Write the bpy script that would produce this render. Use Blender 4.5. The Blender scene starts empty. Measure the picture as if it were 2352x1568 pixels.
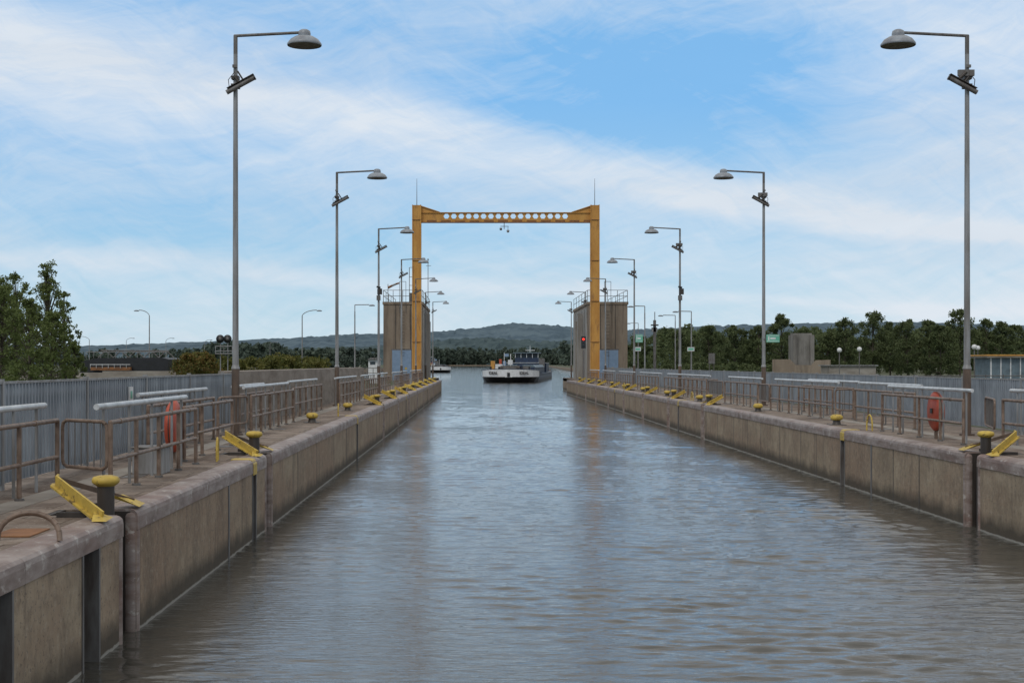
import bpy, math, random
import numpy as np
from mathutils import Vector
random.seed(4); R=np.random.RandomState(7)
S=bpy.context.scene
S.view_settings.view_transform='Standard'; S.view_settings.look='None'; S.view_settings.exposure=0
CZ=2.8; F=3267.0; G=1.28
def PX(px,Z): return (px-1100)/F*Z
def PZ(py,Z): return CZ-(py-836)/F*Z

# ---------------- materials ----------------
def mat(name,c1,c2=None,rough=.8,metal=0.,scale=(3,3,3),lo=.35,hi=.65,bump=0.,detail=6,extra=None,spec=None):
    m=bpy.data.materials.new(name); m.use_nodes=True; n=m.node_tree; N=n.nodes; L=n.links
    b=N['Principled BSDF']; b.inputs['Roughness'].default_value=rough; b.inputs['Metallic'].default_value=metal
    if spec is not None: b.inputs['Specular IOR Level'].default_value=spec
    if c2 is None: c2=tuple(x*.75 for x in c1)
    g=N.new('ShaderNodeNewGeometry'); mp=N.new('ShaderNodeMapping'); mp.inputs['Scale'].default_value=scale
    L.new(g.outputs['Position'],mp.inputs['Vector'])
    t=N.new('ShaderNodeTexNoise'); t.inputs['Scale'].default_value=1; t.inputs['Detail'].default_value=detail; t.inputs['Roughness'].default_value=.6
    L.new(mp.outputs[0],t.inputs['Vector'])
    r=N.new('ShaderNodeValToRGB'); r.color_ramp.elements[0].position=lo; r.color_ramp.elements[1].position=hi
    r.color_ramp.elements[0].color=(*c2,1); r.color_ramp.elements[1].color=(*c1,1)
    L.new(t.outputs['Fac'],r.inputs['Fac'])
    out=r.outputs['Color']
    if extra: out=extra(N,L,g,out)
    L.new(out,b.inputs['Base Color'])
    if bump>0:
        bp=N.new('ShaderNodeBump'); bp.inputs['Strength'].default_value=bump; bp.inputs['Distance'].default_value=.02
        L.new(t.outputs['Fac'],bp.inputs['Height']); L.new(bp.outputs[0],b.inputs['Normal'])
    return m
def mixc(N,L,fac,a,b,blend='MIX'):
    x=N.new('ShaderNodeMix'); x.data_type='RGBA'; x.blend_type=blend
    if isinstance(fac,float): x.inputs[0].default_value=fac
    else: L.new(fac,x.inputs[0])
    for i,v in ((6,a),(7,b)):
        if isinstance(v,tuple): x.inputs[i].default_value=(*v,1) if len(v)==3 else v
        else: L.new(v,x.inputs[i])
    return x.outputs[2]
def noise(N,L,g,scale,detail=5,rough=.6,dist=0):
    mp=N.new('ShaderNodeMapping'); mp.inputs['Scale'].default_value=scale; L.new(g.outputs['Position'],mp.inputs['Vector'])
    t=N.new('ShaderNodeTexNoise'); t.inputs['Scale'].default_value=1; t.inputs['Detail'].default_value=detail; t.inputs['Roughness'].default_value=rough
    t.inputs['Distortion'].default_value=dist
    L.new(mp.outputs[0],t.inputs['Vector']); return t.outputs['Fac']
def mrange(N,L,v,a,b,c=0.,d=1.,smooth=False):
    m=N.new('ShaderNodeMapRange'); m.inputs[1].default_value=a; m.inputs[2].default_value=b; m.inputs[3].default_value=c; m.inputs[4].default_value=d
    if smooth: m.interpolation_type='SMOOTHSTEP'
    L.new(v,m.inputs[0]); return m.outputs[0]
def math_(N,L,op,a,b=None):
    m=N.new('ShaderNodeMath'); m.operation=op
    for i,v in ((0,a),(1,b)):
        if v is None: continue
        if isinstance(v,(float,int)): m.inputs[i].default_value=v
        else: L.new(v,m.inputs[i])
    return m.outputs[0]
def wallx(N,L,g,out):
    big=noise(N,L,g,(.4,.4,.7),3)
    o=mixc(N,L,mrange(N,L,big,.40,.6,0,.6),out,(.26,.17,.115))
    st=noise(N,L,g,(1.7,1.7,.5),7,.7,.4)
    o=mixc(N,L,mrange(N,L,st,.50,.66,0,.55),o,(.13,.10,.072))
    dr=noise(N,L,g,(8,8,.22),4,.6)           # thin drips
    o=mixc(N,L,mrange(N,L,dr,.60,.70,0,.45),o,(.09,.068,.05))
    bl=noise(N,L,g,(3.5,3.5,3.5),8,.78)
    o=mixc(N,L,mrange(N,L,bl,.50,.62,0,.55),o,(.17,.13,.095))
    sp=noise(N,L,g,(12,12,12),5,.8)
    o=mixc(N,L,mrange(N,L,sp,.53,.66,0,.65),o,(.47,.41,.33))
    sp2=noise(N,L,g,(24,24,24),3,.7)
    o=mixc(N,L,mrange(N,L,sp2,.57,.65,0,.65),o,(.09,.065,.048))
    s=N.new('ShaderNodeSeparateXYZ'); L.new(g.outputs['Position'],s.inputs[0])
    nz=noise(N,L,g,(2,2,2),4)
    zz=math_(N,L,'ADD',s.outputs['Z'],math_(N,L,'MULTIPLY',nz,-.3))
    o=mixc(N,L,mrange(N,L,zz,-.02,.2,.85,0),o,(.05,.042,.03))
    zf=math_(N,L,'ADD',s.outputs['Z'],math_(N,L,'MULTIPLY',noise(N,L,g,(9,9,9),3),-.05))
    o=mixc(N,L,mrange(N,L,zf,.0,.012,.6,0),o,(.45,.44,.4))
    return o
M={}
M['wall']=mat('stained_concrete',(.40,.32,.225),(.27,.21,.145),.9,scale=(1.6,1.6,1.6),bump=.6,extra=wallx)
M['coping']=mat('rusty_steel_coping',(.33,.275,.25),(.17,.12,.10),.55,scale=(2.2,2.2,6),lo=.35,hi=.6,bump=.2,
    extra=lambda N,L,g,o:mixc(N,L,mrange(N,L,noise(N,L,g,(7,5,7),6,.7),.57,.66,0,.8),mixc(N,L,mrange(N,L,noise(N,L,g,(1.1,.7,3),5,.7),.5,.66,0,.65),o,(.21,.125,.10)),(.50,.46,.42)))
M['dsteel']=mat('dark_steel',(.06,.048,.04),(.03,.024,.02),.5,scale=(6,6,2))
M['gsteel']=mat('weathered_grey_steel',(.17,.165,.16),(.09,.075,.065),.5,scale=(9,9,2))
M['brown']=mat('brown_weathered_pipe',(.25,.18,.135),(.12,.075,.05),.5,scale=(7,7,7))
M['polebrown']=mat('brown_pole_base',(.14,.095,.068),(.08,.055,.04),.5,scale=(5,5,2))
M['pole']=mat('galvanised_pole',(.30,.305,.31),(.17,.16,.15),.45,scale=(9,9,1.2))
M['pipe']=mat('pale_metal_pipe',(.60,.62,.63),(.40,.41,.41),.35,scale=(5,5,5))
M['yellow']=mat('worn_yellow_paint',(.60,.43,.075),(.45,.31,.06),.55,scale=(8,8,8),
    extra=lambda N,L,g,o:mixc(N,L,mrange(N,L,noise(N,L,g,(11,11,11),5,.7),.56,.64,0,.85),o,(.10,.065,.035)))
M['red']=mat('lifebuoy_red',(.50,.085,.035),(.33,.05,.025),.5)
M['fence']=mat('galvanised_slats',(.27,.30,.335),(.16,.18,.205),.45,scale=(3,3,1),metal=.0)
M['orange']=mat('ochre_paint',(.58,.30,.065),(.47,.22,.04),.55,scale=(1.2,1.2,.5),
    extra=lambda N,L,g,o:mixc(N,L,mrange(N,L,noise(N,L,g,(2.5,2.5,.7),6,.7),.54,.70,0,.7),o,(.24,.11,.04)))
M['rust']=mat('rusty_ochre',(.30,.13,.045),(.14,.065,.03),.7,scale=(3,3,6))
M['tower']=mat('tower_concrete',(.29,.235,.18),(.20,.155,.115),.9,scale=(.8,.8,.3),
    extra=lambda N,L,g,o:mixc(N,L,mrange(N,L,noise(N,L,g,(2.2,2.2,.15),6,.7),.5,.68,0,.7),o,(.09,.07,.055)))
M['greyconc']=mat('grey_concrete',(.25,.235,.215),(.15,.14,.125),.9,scale=(1,1,.4),
    extra=lambda N,L,g,o:mixc(N,L,mrange(N,L,noise(N,L,g,(2.5,2.5,.2),6,.7),.5,.68,0,.6),o,(.07,.06,.055)))
M['panel']=mat('grey_panel',(.36,.34,.31),(.20,.18,.155),.7,scale=(.7,.7,.2))
M['blue']=mat('blue_door_paint',(.22,.31,.44),(.18,.26,.37),.5)
M['white']=mat('white_paint',(.74,.74,.74),(.58,.58,.57),.4)
M['black']=mat('black_paint',(.02,.02,.022),(.012,.012,.012),.45)
M['navy']=mat('navy_hull_paint',(.025,.045,.09),(.018,.025,.05),.4)
M['teal']=mat('hatch_blue_grey',(.14,.19,.22),(.09,.12,.14),.5)
M['glass']=mat('dark_glass',(.03,.04,.05),(.02,.03,.04),.08)
M['green']=mat('green_sign',(.16,.46,.33),(.13,.42,.30),.4)
M['conc']=mat('pale_concrete',(.34,.31,.27),(.22,.19,.16),.9,scale=(1,1,2))
M['slope']=mat('concrete_parapet',(.27,.235,.20),(.16,.13,.105),.9,scale=(2,.8,3))
M['lamp']=mat('lamp_shade_metal',(.30,.33,.36),(.20,.21,.23),.4,scale=(5,5,5))
M['bark']=mat('bark',(.12,.10,.075),(.06,.05,.035),.95,scale=(8,8,2))
def pavex(N,L,g,out):
    br=N.new('ShaderNodeTexBrick'); br.inputs['Scale'].default_value=1.0
    br.inputs['Brick Width'].default_value=1.0; br.inputs['Row Height'].default_value=.5; br.inputs['Mortar Size'].default_value=.012
    br.inputs['Color1'].default_value=(.85,.85,.85,1); br.inputs['Color2'].default_value=(1.2,1.16,1.12,1); br.inputs['Mortar'].default_value=(.35,.32,.28,1)
    L.new(g.outputs['Position'],br.inputs['Vector'])
    o=mixc(N,L,1.0,out,br.outputs['Color'],'MULTIPLY')
    o=mixc(N,L,mrange(N,L,noise(N,L,g,(1.3,.8,1),6,.7),.46,.60,0,.8),o,(.095,.062,.042))
    o=mixc(N,L,mrange(N,L,noise(N,L,g,(14,14,14),3,.7),.61,.68,0,.65),o,(.44,.39,.33))
    return o
M['pave']=mat('weathered_paving',(.29,.24,.20),(.17,.13,.10),.9,scale=(2,2,2),bump=.4,extra=pavex)
def grx(N,L,g,out):
    return mixc(N,L,mrange(N,L,noise(N,L,g,(.05,.05,.05),4),.45,.6,0,.8),out,(.075,.07,.04))
M['grass']=mat('grass_ground',(.07,.085,.03),(.045,.055,.02),1.,scale=(1.5,1.5,1.5),extra=grx)
def leafm(name,a,b,sc=.9,tr=.35):
    m=mat(name,a,b,.7,scale=(sc,sc,sc),lo=.38,hi=.62,detail=3,
      extra=lambda N,L,g,o:mixc(N,L,mrange(N,L,noise(N,L,g,(9*sc,9*sc,9*sc),2),.4,.7,0,.6),o,tuple(min(.3,x*1.6) for x in a)))
    n=m.node_tree; N=n.nodes; L=n.links; p=N['Principled BSDF']; p.inputs['Specular IOR Level'].default_value=.3
    src=p.inputs['Base Color'].links[0].from_socket
    t=N.new('ShaderNodeBsdfTranslucent'); L.new(src,t.inputs['Color'])
    x=N.new('ShaderNodeMixShader'); x.inputs[0].default_value=tr; L.new(p.outputs[0],x.inputs[1]); L.new(t.outputs[0],x.inputs[2])
    L.new(x.outputs[0],N['Material Output'].inputs['Surface'])
    return m
M['leaf']=leafm('tree_foliage',(.115,.14,.058),(.06,.082,.036),.9,.4)
M['leaf2']=leafm('poplar_foliage',(.15,.185,.06),(.085,.115,.038),1.5,.45)
M['leaf3']=leafm('shrub_foliage',(.13,.12,.03),(.06,.08,.02),.8)
M['rusty_leaf']=leafm('autumn_foliage',(.17,.10,.03),(.08,.08,.02),.8)
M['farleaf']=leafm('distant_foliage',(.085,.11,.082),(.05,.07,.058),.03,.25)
M['hill']=mat('wooded_hill',(.125,.170,.200),(.088,.125,.155),1.,scale=(.012,.012,.03),lo=.42,hi=.58,detail=10,spec=0.)  # aerial haze is painted in: blue-grey tint in the base colour
M['hill2']=mat('nearer_wooded_hill',(.09,.122,.128),(.062,.088,.096),1.,scale=(.02,.02,.05),lo=.4,hi=.6,detail=10,spec=0.)  # base colour carries a weaker painted haze tint as well
def watm():
    m=bpy.data.materials.new('canal_water'); m.use_nodes=True; n=m.node_tree; N=n.nodes; L=n.links
    b=N['Principled BSDF']; b.inputs['Base Color'].default_value=(.066,.063,.054,1); b.inputs['Roughness'].default_value=.035; b.inputs['IOR'].default_value=1.48
    g=N.new('ShaderNodeNewGeometry')
    f1=noise(N,L,g,(4.0,13,1),4,.58,.5); f2=noise(N,L,g,(.15,.5,1),3,.5)
    f3=noise(N,L,g,(.35,.12,1),3,.5)
    h=math_(N,L,'ADD',math_(N,L,'MULTIPLY',f1,mrange(N,L,f3,.35,.65,.55,1.3)),math_(N,L,'MULTIPLY',f2,.7))
    bp=N.new('ShaderNodeBump'); bp.inputs['Strength'].default_value=.40; bp.inputs['Distance'].default_value=.03
    L.new(h,bp.inputs['Height']); L.new(bp.outputs[0],b.inputs['Normal'])
    return m
M['water']=watm()

# ---------------- mesh builder ----------------
class B:
    def __init__(s): s.v=[]; s.f=[]; s.m=[]; s.s=[]; s.ms=[]
    def mi(s,k):
        if k not in s.ms: s.ms.append(k)
        return s.ms.index(k)
    def add(s,vs,fs,k,smooth=False):
        o=len(s.v); s.v+= [tuple(v) for v in vs]; i=s.mi(k)
        for f in fs: s.f.append(tuple(o+q for q in f)); s.m.append(i); s.s.append(smooth)
    def box(s,x0,x1,y0,y1,z0,z1,k):
        if x0>x1:x0,x1=x1,x0
        if y0>y1:y0,y1=y1,y0
        if z0>z1:z0,z1=z1,z0
        v=[(x0,y0,z0),(x1,y0,z0),(x1,y1,z0),(x0,y1,z0),(x0,y0,z1),(x1,y0,z1),(x1,y1,z1),(x0,y1,z1)]
        s.add(v,[(0,3,2,1),(4,5,6,7),(0,1,5,4),(1,2,6,5),(2,3,7,6),(3,0,4,7)],k)
    def cyl(s,p,q,r0,k,r1=None,n=10,caps=True):
        r1=r0 if r1 is None else r1
        p=Vector(p);q=Vector(q);d=(q-p).normalized()
        a=d.orthogonal().normalized(); b=d.cross(a)
        A=[p+(a*math.cos(t)+b*math.sin(t))*r0 for t in [2*math.pi*i/n for i in range(n)]]
        C=[q+(a*math.cos(t)+b*math.sin(t))*r1 for t in [2*math.pi*i/n for i in range(n)]]
        s.add(A+C,[(i,(i+1)%n,n+(i+1)%n,n+i) for i in range(n)],k,True)
        if caps:
            s.add(A,[tuple(range(n))[::-1]],k); s.add(C,[tuple(range(n))],k)
    def tube(s,pts,r,k,n=8):
        for a,b in zip(pts[:-1],pts[1:]):
            s.cyl(a,b,r,k,n=n)
    def lathe(s,c,prof,k,n=20,axis='z'):
        vs=[];fs=[]
        for r,h in prof:
            for i in range(n):
                t=2*math.pi*i/n; u,w=r*math.cos(t),r*math.sin(t)
                if axis=='z': vs.append((c[0]+u,c[1]+w,c[2]+h))
                elif axis=='x': vs.append((c[0]+h,c[1]+u,c[2]+w))
                else: vs.append((c[0]+u,c[1]+h,c[2]+w))
        for j in range(len(prof)-1):
            for i in range(n): fs.append((j*n+i,j*n+(i+1)%n,(j+1)*n+(i+1)%n,(j+1)*n+i))
        s.add(vs,fs,k,True)
    def prof(s,pts,y0,y1,k,smooth=False):
        n=len(pts); v=[(x,y0,z) for x,z in pts]+[(x,y1,z) for x,z in pts]
        s.add(v,[(i,(i+1)%n,n+(i+1)%n,n+i) for i in range(n)]+[tuple(range(n))[::-1],tuple(range(n,2*n))],k,smooth)
    def flatbar(s,a,b,w,h,k):
        a=Vector(a);b=Vector(b);d=(b-a).normalized(); sd=d.cross(Vector((0,0,1))).normalized()*w/2; up=sd.cross(d).normalized()*h/2
        v=[a-sd-up,a+sd-up,a+sd+up,a-sd+up,b-sd-up,b+sd-up,b+sd+up,b-sd+up]
        s.add(v,[(0,1,2,3),(7,6,5,4),(0,4,5,1),(1,5,6,2),(2,6,7,3),(3,7,4,0)],k)
    def done(s,name,parent=None,bevel=0):
        me=bpy.data.meshes.new(name); me.from_pydata(s.v,[],s.f)
        for k in s.ms: me.materials.append(M[k])
        me.polygons.foreach_set('material_index',s.m); me.polygons.foreach_set('use_smooth',s.s); me.update()
        o=bpy.data.objects.new(name,me); S.collection.objects.link(o)
        if parent: o.parent=parent
        if bevel:
            bv=o.modifiers.new('b','BEVEL'); bv.width=bevel; bv.segments=2; bv.limit_method='ANGLE'
        return o
def leaves(name,C,size,k,parent=None,k2=None,frac=0):
    C=np.asarray(C,dtype=np.float64); n=len(C)
    sz=(size*(.6+.8*R.rand(n)))[:,None]
    a=R.normal(size=(n,3)); a/=np.linalg.norm(a,axis=1)[:,None]
    b=np.cross(a,R.normal(size=(n,3))); b/=np.linalg.norm(b,axis=1)[:,None]
    V=np.stack([C-a*sz,C+b*sz*.6,C+a*sz,C-b*sz*.6],1).reshape(-1,3)
    me=bpy.data.meshes.new(name); me.vertices.add(4*n); me.vertices.foreach_set('co',V.ravel())
    me.loops.add(4*n); me.loops.foreach_set('vertex_index',np.arange(4*n,dtype=np.int32))
    me.polygons.add(n); me.polygons.foreach_set('loop_start',np.arange(0,4*n,4,dtype=np.int32))
    me.materials.append(M[k])
    if k2:
        me.materials.append(M[k2]); 
        me.polygons.foreach_set('material_index',(R.rand(n)<frac).astype(np.int32))
    me.update(calc_edges=True); me.validate()
    o=bpy.data.objects.new(name,me); S.collection.objects.link(o)
    if parent: o.parent=parent
    return o
def crown_pts(cx,cy,z0,z1,r,nb,nl,shape='round',bf=1.0):
    pts=[];cen=[]
    for i in range(nb):
        t=R.rand()**.8
        zz=z0+(z1-z0)*t
        if shape=='round': rr=r*math.sqrt(max(.05,1-(2*t-.85)**2*.8))
        else: rr=r*(1.05-t)**.65
        a=R.rand()*6.28; q=rr*(R.rand()**.5)*(.85 if bf==1 else .98)
        br=(.22+.22*R.rand())*r*(1.1-.45*t)*bf
        cen.append((cx+q*math.cos(a),cy+q*math.sin(a),zz,br))
    cen.append((cx,cy,z1-.15*r,.22*r*bf))
    per=max(4,nl//len(cen))
    for c in cen:
        d=R.normal(size=(per,3)); d/=np.linalg.norm(d,axis=1)[:,None]
        rad=c[3]*(R.rand(per)**.55)[:,None]*np.array([1.1,1.1,1.0])*(.7+.6*R.rand(per))[:,None]
        pts.append(np.array(c[:3])+d*rad)
    return np.concatenate(pts),cen
def tree(name,x,y,h,r,nb=22,nl=2600,k='leaf',shape='round',ls=.12,z0f=.22,base=1.25,bf=1.0):
    b=B(); tr=.028*h/2+.03
    lean=(random.uniform(-.03,.03)*h,random.uniform(-.03,.03)*h)
    top=(x+lean[0],y+lean[1],base+h*.85); p0=(x,y,base-.2); mid=(x+lean[0]*.4,y+lean[1]*.3,base+h*.4)
    b.cyl(p0,mid,tr,'bark',tr*.7,8); b.cyl(mid,top,tr*.7,'bark',tr*.15,8)
    P,cen=crown_pts(x+lean[0]*.6,y+lean[1]*.6,base+h*z0f,base+h,r,nb,nl,shape,bf)
    for c in cen:
        t=min(.95,max(.1,(c[2]-base)/h*.75)); 
        st=Vector(mid).lerp(Vector(top),max(0,(t-.4)/.45)) if t>.4 else Vector(p0).lerp(Vector(mid),t/.4)
        b.cyl(st,c[:3],tr*.22,'bark',tr*.06,5,caps=False)
    o=b.done(name); leaves('foliage',P,ls,k,o); return o

# ---------------- world ----------------
SUN_EL=math.radians(48); SUN_AZ=math.radians(205)
w=bpy.data.worlds.new('World'); S.world=w; w.use_nodes=True; n=w.node_tree; N=n.nodes; L=n.links
bg=N['Background']; bg.inputs['Strength'].default_value=.1
sk=N.new('ShaderNodeTexSky'); sk.sky_type='NISHITA'; sk.sun_disc=False; sk.sun_elevation=SUN_EL; sk.sun_rotation=SUN_AZ
sk.air_density=1.0; sk.dust_density=.6; sk.ozone_density=2.0
tc=N.new('ShaderNodeTexCoord')
wt=N.new('ShaderNodeTexNoise'); wt.inputs['Scale'].default_value=6; wt.inputs['Detail'].default_value=5
L.new(tc.outputs['Generated'],wt.inputs['Vector'])
wv=N.new('ShaderNodeVectorMath'); wv.operation='SUBTRACT'; L.new(wt.outputs['Color'],wv.inputs[0]); wv.inputs[1].default_value=(.5,.5,.5)
ws=N.new('ShaderNodeVectorMath'); ws.operation='MULTIPLY'; L.new(wv.outputs[0],ws.inputs[0]); ws.inputs[1].default_value=(.12,.12,.06)
wa=N.new('ShaderNodeVectorMath'); wa.operation='ADD'; L.new(tc.outputs['Generated'],wa.inputs[0]); L.new(ws.outputs[0],wa.inputs[1])
sx=N.new('ShaderNodeSeparateXYZ'); L.new(tc.outputs['Generated'],sx.inputs[0])
def wn(rot,sc,detail=8,rough=.6,dist=.5,loc=(0,0,0)):
    a=N.new('ShaderNodeMapping'); a.inputs['Rotation'].default_value=rot; L.new(wa.outputs[0],a.inputs['Vector'])
    b=N.new('ShaderNodeMapping'); b.inputs['Scale'].default_value=sc; b.inputs['Location'].default_value=loc; L.new(a.outputs[0],b.inputs['Vector'])
    t=N.new('ShaderNodeTexNoise'); t.inputs['Scale'].default_value=1; t.inputs['Detail'].default_value=detail; t.inputs['Roughness'].default_value=rough; t.inputs['Distortion'].default_value=dist
    L.new(b.outputs[0],t.inputs['Vector']); return t.outputs['Fac']
X=sx.outputs['X']; Z=sx.outputs['Z']
n1=wn((0,math.radians(10),0),(5,5,26),9,.6,.3,(3.1,0,1.7))
n2=wn((0,math.radians(-10),0),(2.6,2.6,10),5,.55,.3,(7.3,2,.6))
n3=wn((0,math.radians(16),0),(13,13,100),9,.68,.6,(1.3,4,2.2))
n4=wn((0,math.radians(-24),0),(9,9,38),9,.68,1.0,(4.3,1,5.2))
def P_(a,b): return math_(N,L,'ADD',a,b)
def MU(a,b): return math_(N,L,'MULTIPLY',a,b)
wob=MU(math_(N,L,'SUBTRACT',n2,.5),.07)
def bandf(slope,z0,wl,wr,amp):
    dz=P_(math_(N,L,'SUBTRACT',P_(Z,MU(X,slope)),z0),wob)
    return mrange(N,L,math_(N,L,'DIVIDE',math_(N,L,'ABSOLUTE',dz),mrange(N,L,X,-.35,.2,wl,wr)),0,1.3,amp,0,True)
b1=bandf(.19,.150,.045,.012,.36)
b2=bandf(.06,.055,.010,.005,.20)
def blob(x0,z0,rx,rz,amp):
    bx=math_(N,L,'DIVIDE',math_(N,L,'SUBTRACT',X,x0),rx); bz=math_(N,L,'DIVIDE',math_(N,L,'SUBTRACT',Z,z0),rz)
    return mrange(N,L,P_(MU(bx,bx),MU(bz,bz)),0,1.2,amp,0,True)
base=P_(P_(MU(n1,.55),MU(n2,.35)),P_(MU(n3,.40),MU(n4,.58)))
base=math_(N,L,'SUBTRACT',base,.13)
base=P_(base,P_(b1,b2))
base=math_(N,L,'SUBTRACT',base,blob(.13,.185,.17,.065,.26))
base=math_(N,L,'SUBTRACT',base,blob(-.15,.245,.12,.03,.05))
base=math_(N,L,'SUBTRACT',base,blob(-.15,.095,.16,.03,.14))
base=math_(N,L,'SUBTRACT',base,blob(.0,.08,.14,.03,.10))
base=P_(base,mrange(N,L,X,.18,.36,0,.20,True))
base=P_(base,mrange(N,L,Z,.255,.33,0,.6,True))
base=P_(base,mrange(N,L,Z,.0,.05,.10,0,True))
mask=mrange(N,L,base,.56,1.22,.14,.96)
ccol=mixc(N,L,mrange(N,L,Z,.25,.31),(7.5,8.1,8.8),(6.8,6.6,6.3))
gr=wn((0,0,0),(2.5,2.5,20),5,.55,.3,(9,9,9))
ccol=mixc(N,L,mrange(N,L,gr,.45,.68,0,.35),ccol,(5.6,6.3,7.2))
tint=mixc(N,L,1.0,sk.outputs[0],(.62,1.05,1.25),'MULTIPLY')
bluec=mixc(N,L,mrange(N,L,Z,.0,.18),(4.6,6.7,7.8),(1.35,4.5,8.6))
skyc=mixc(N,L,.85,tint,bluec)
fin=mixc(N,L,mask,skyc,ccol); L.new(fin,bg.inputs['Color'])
sd=bpy.data.lights.new('sun','SUN'); sd.energy=1.0; sd.angle=math.radians(20); sd.color=(1,.97,.93)
so=bpy.data.objects.new('sun',sd); S.collection.objects.link(so)
d=Vector((math.sin(SUN_AZ)*math.cos(SUN_EL),math.cos(SUN_AZ)*math.cos(SUN_EL),math.sin(SUN_EL)))
so.rotation_euler=d.to_track_quat('Z','Y').to_euler()

# ---------------- camera ----------------
cd=bpy.data.cameras.new('camera'); co=bpy.data.objects.new('camera',cd); S.collection.objects.link(co); S.camera=co
cd.lens=50; cd.sensor_width=36; cd.shift_x=76/2352; cd.shift_y=52/2352; cd.clip_end=20000; cd.clip_start=.1
co.location=(0,0,CZ); co.rotation_euler=(math.pi/2,0,0)

# ---------------- water ----------------
XL,XR=-3.59,8.42; YE=136.
ys=[8.0]
while ys[-1]<150: ys.append(ys[-1]+max(.03,ys[-1]*.0028))
ys=np.array(ys); xs=np.linspace(XL-.75,XR+.75,300)
GX,GY=np.meshgrid(xs,ys); H=np.zeros_like(GX)
for i in range(100):
    lam=.13*(6)**(R.rand()**1.35); th=math.radians(90+R.normal()*18); kk=2*math.pi/lam
    amp=.0019*lam**.75*(.5+R.rand())
    fade=np.clip(lam/(GY*.010+1e-6),0,1)**2
    H+=amp*np.sin(kk*(GX*math.cos(th)+GY*math.sin(th))+R.rand()*6.28+1.3*np.sin(GX*1.3+i)+1.1*np.sin(GY*.55+i*2))*fade
mod=.85+.35*np.sin(GX*.61+1+GY*.11)*np.sin(GY*.27+.5)+.25*np.sin(GY*.8+GX*.9)+.3*np.clip((GX-2)/6,-1,1)
H*=mod
H*=np.clip((148-GY)/20,0,1)
nr,nc=GX.shape
V=np.stack([GX,GY,H],-1).reshape(-1,3); idx=np.arange(nr*nc).reshape(nr,nc)
FQ=np.stack([idx[:-1,:-1],idx[:-1,1:],idx[1:,1:],idx[1:,:-1]],-1).reshape(-1,4)
b=B(); b.v=V.tolist(); b.f=FQ.tolist(); b.ms=['water']; b.m=[0]*len(b.f); b.s=[True]*len(b.f)
y1=float(ys[-1])
b.add([(-80,y1,0),(140,y1,0),(140,2600,0),(-80,2600,0)],[(0,1,2,3)],'water')
b.add([(XL-.75,-30,-.0),(XR+.75,-30,0),(XR+.75,8,0),(XL-.75,8,0)],[(0,1,2,3)],'water')
b.done('canal_water')

# ---------------- ground ----------------
b=B(); z=1.24
W=9000
def poly(p): b.add([(x,y,z) for x,y in p],[tuple(range(len(p)))],'grass')
poly([(-W,-200),(XL-.8,-200),(XL-.8,YE+20),(-32,YE+21),(-34,400),(-50,2350),(-W,2350)])
poly([(XR+.8,-200),(W,-200),(W,2350),(108,2350),(57,1080),(38,620),(24,YE+21),(XR+.8,YE+20)])
poly([(-W,2350),(-50,2350),(108,2350),(W,2350),(W,12000),(-W,12000)])
poly([(XL-.8,-200),(XR+.8,-200),(XR+.8,-30),(XL-.8,-30)])
b.done('ground')
b=B()
def bankwall(pts,k):
    for (x0,y0),(x1,y1) in zip(pts[:-1],pts[1:]):
        b.add([(x0,y0,-.5),(x1,y1,-.5),(x1,y1,1.3),(x0,y0,1.3)],[(0,1,2,3)],k)
        dx=.5 if x0>0 else -.5
        b.add([(x0,y0,1.3),(x1,y1,1.3),(x1+dx,y1,1.3),(x0+dx,y0,1.3)],[(0,1,2,3)],'conc')
bankwall([(XR+.8,YE+20),(24,YE+21),(38,620),(57,1080),(108,2350)],'wall')
bankwall([(XL-.8,YE+20),(-32,YE+21),(-34,400),(-50,2350)],'wall')
bankwall([(-50,2350),(108,2350)],'wall')
b.done('basin_bank_wall')

# ---------------- lock walls ----------------
def hoop(side,yc,xw):
    s=-1 if side=='L' else 1
    b=B(); x=lambda a: xw+s*a
    A=(x(.05),yc-.85,G+.04); P=(x(.70),yc-.16,G+.33); P2=(x(.72),yc-.02,G+.34); C=(x(.10),yc+.60,G+.06)
    for p,q,k,h in ((A,P,'yellow',.12),(P,P2,'yellow',.11),(P2,C,'polebrown',.05)):
        b.flatbar(p,q,.022,h,k)
        if k=='yellow': b.flatbar((p[0]+s*.03,p[1]+.02,p[2]-.05),(q[0]+s*.03,q[1]+.02,q[2]-.05),.075,.02,k)
    b.add([(x(-.02),yc+.36,G+.02),(x(.34),yc+.30,G+.20),(x(.30),yc+.34,G+.13),(x(.02),yc+.78,G+.02),(x(.22),yc+.62,G+.13)],[(0,1,2),(0,2,4,3)],'yellow')
    b.add([(x(-.02),yc-.98,G+.014),(x(.12),yc-.98,G+.014),(x(.16),yc-.74,G+.09),(x(-.02),yc-.72,G+.03)],[(0,1,2,3)],'yellow')
    b.box(x(.35),x(.39),yc-.42,yc-.38,G,G+.2,'dsteel'); b.box(x(.35),x(.39),yc+.36,yc+.40,G,G+.16,'dsteel')
    b.box(x(.3),x(.6),yc-.5,yc-.45,G,G+.05,'dsteel'); b.box(x(.3),x(.6),yc+.45,yc+.5,G,G+.05,'dsteel')
    b.done('yellow_mooring_guard')
    b=B(); cx=x(.24)
    b.cyl((cx,yc,-.6),(cx,yc,1.15),.15,'dsteel',n=18)
    b.cyl((cx,yc,1.12),(cx,yc,G+.30),.088,'dsteel',n=18)
    b.lathe((cx,yc,G+.27),[(.09,0),(.12,.02),(.14,.04),(.14,.07),(.125,.095),(.07,.11),(0,.115)],'yellow')
    b.done('floating_bollard')
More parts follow.
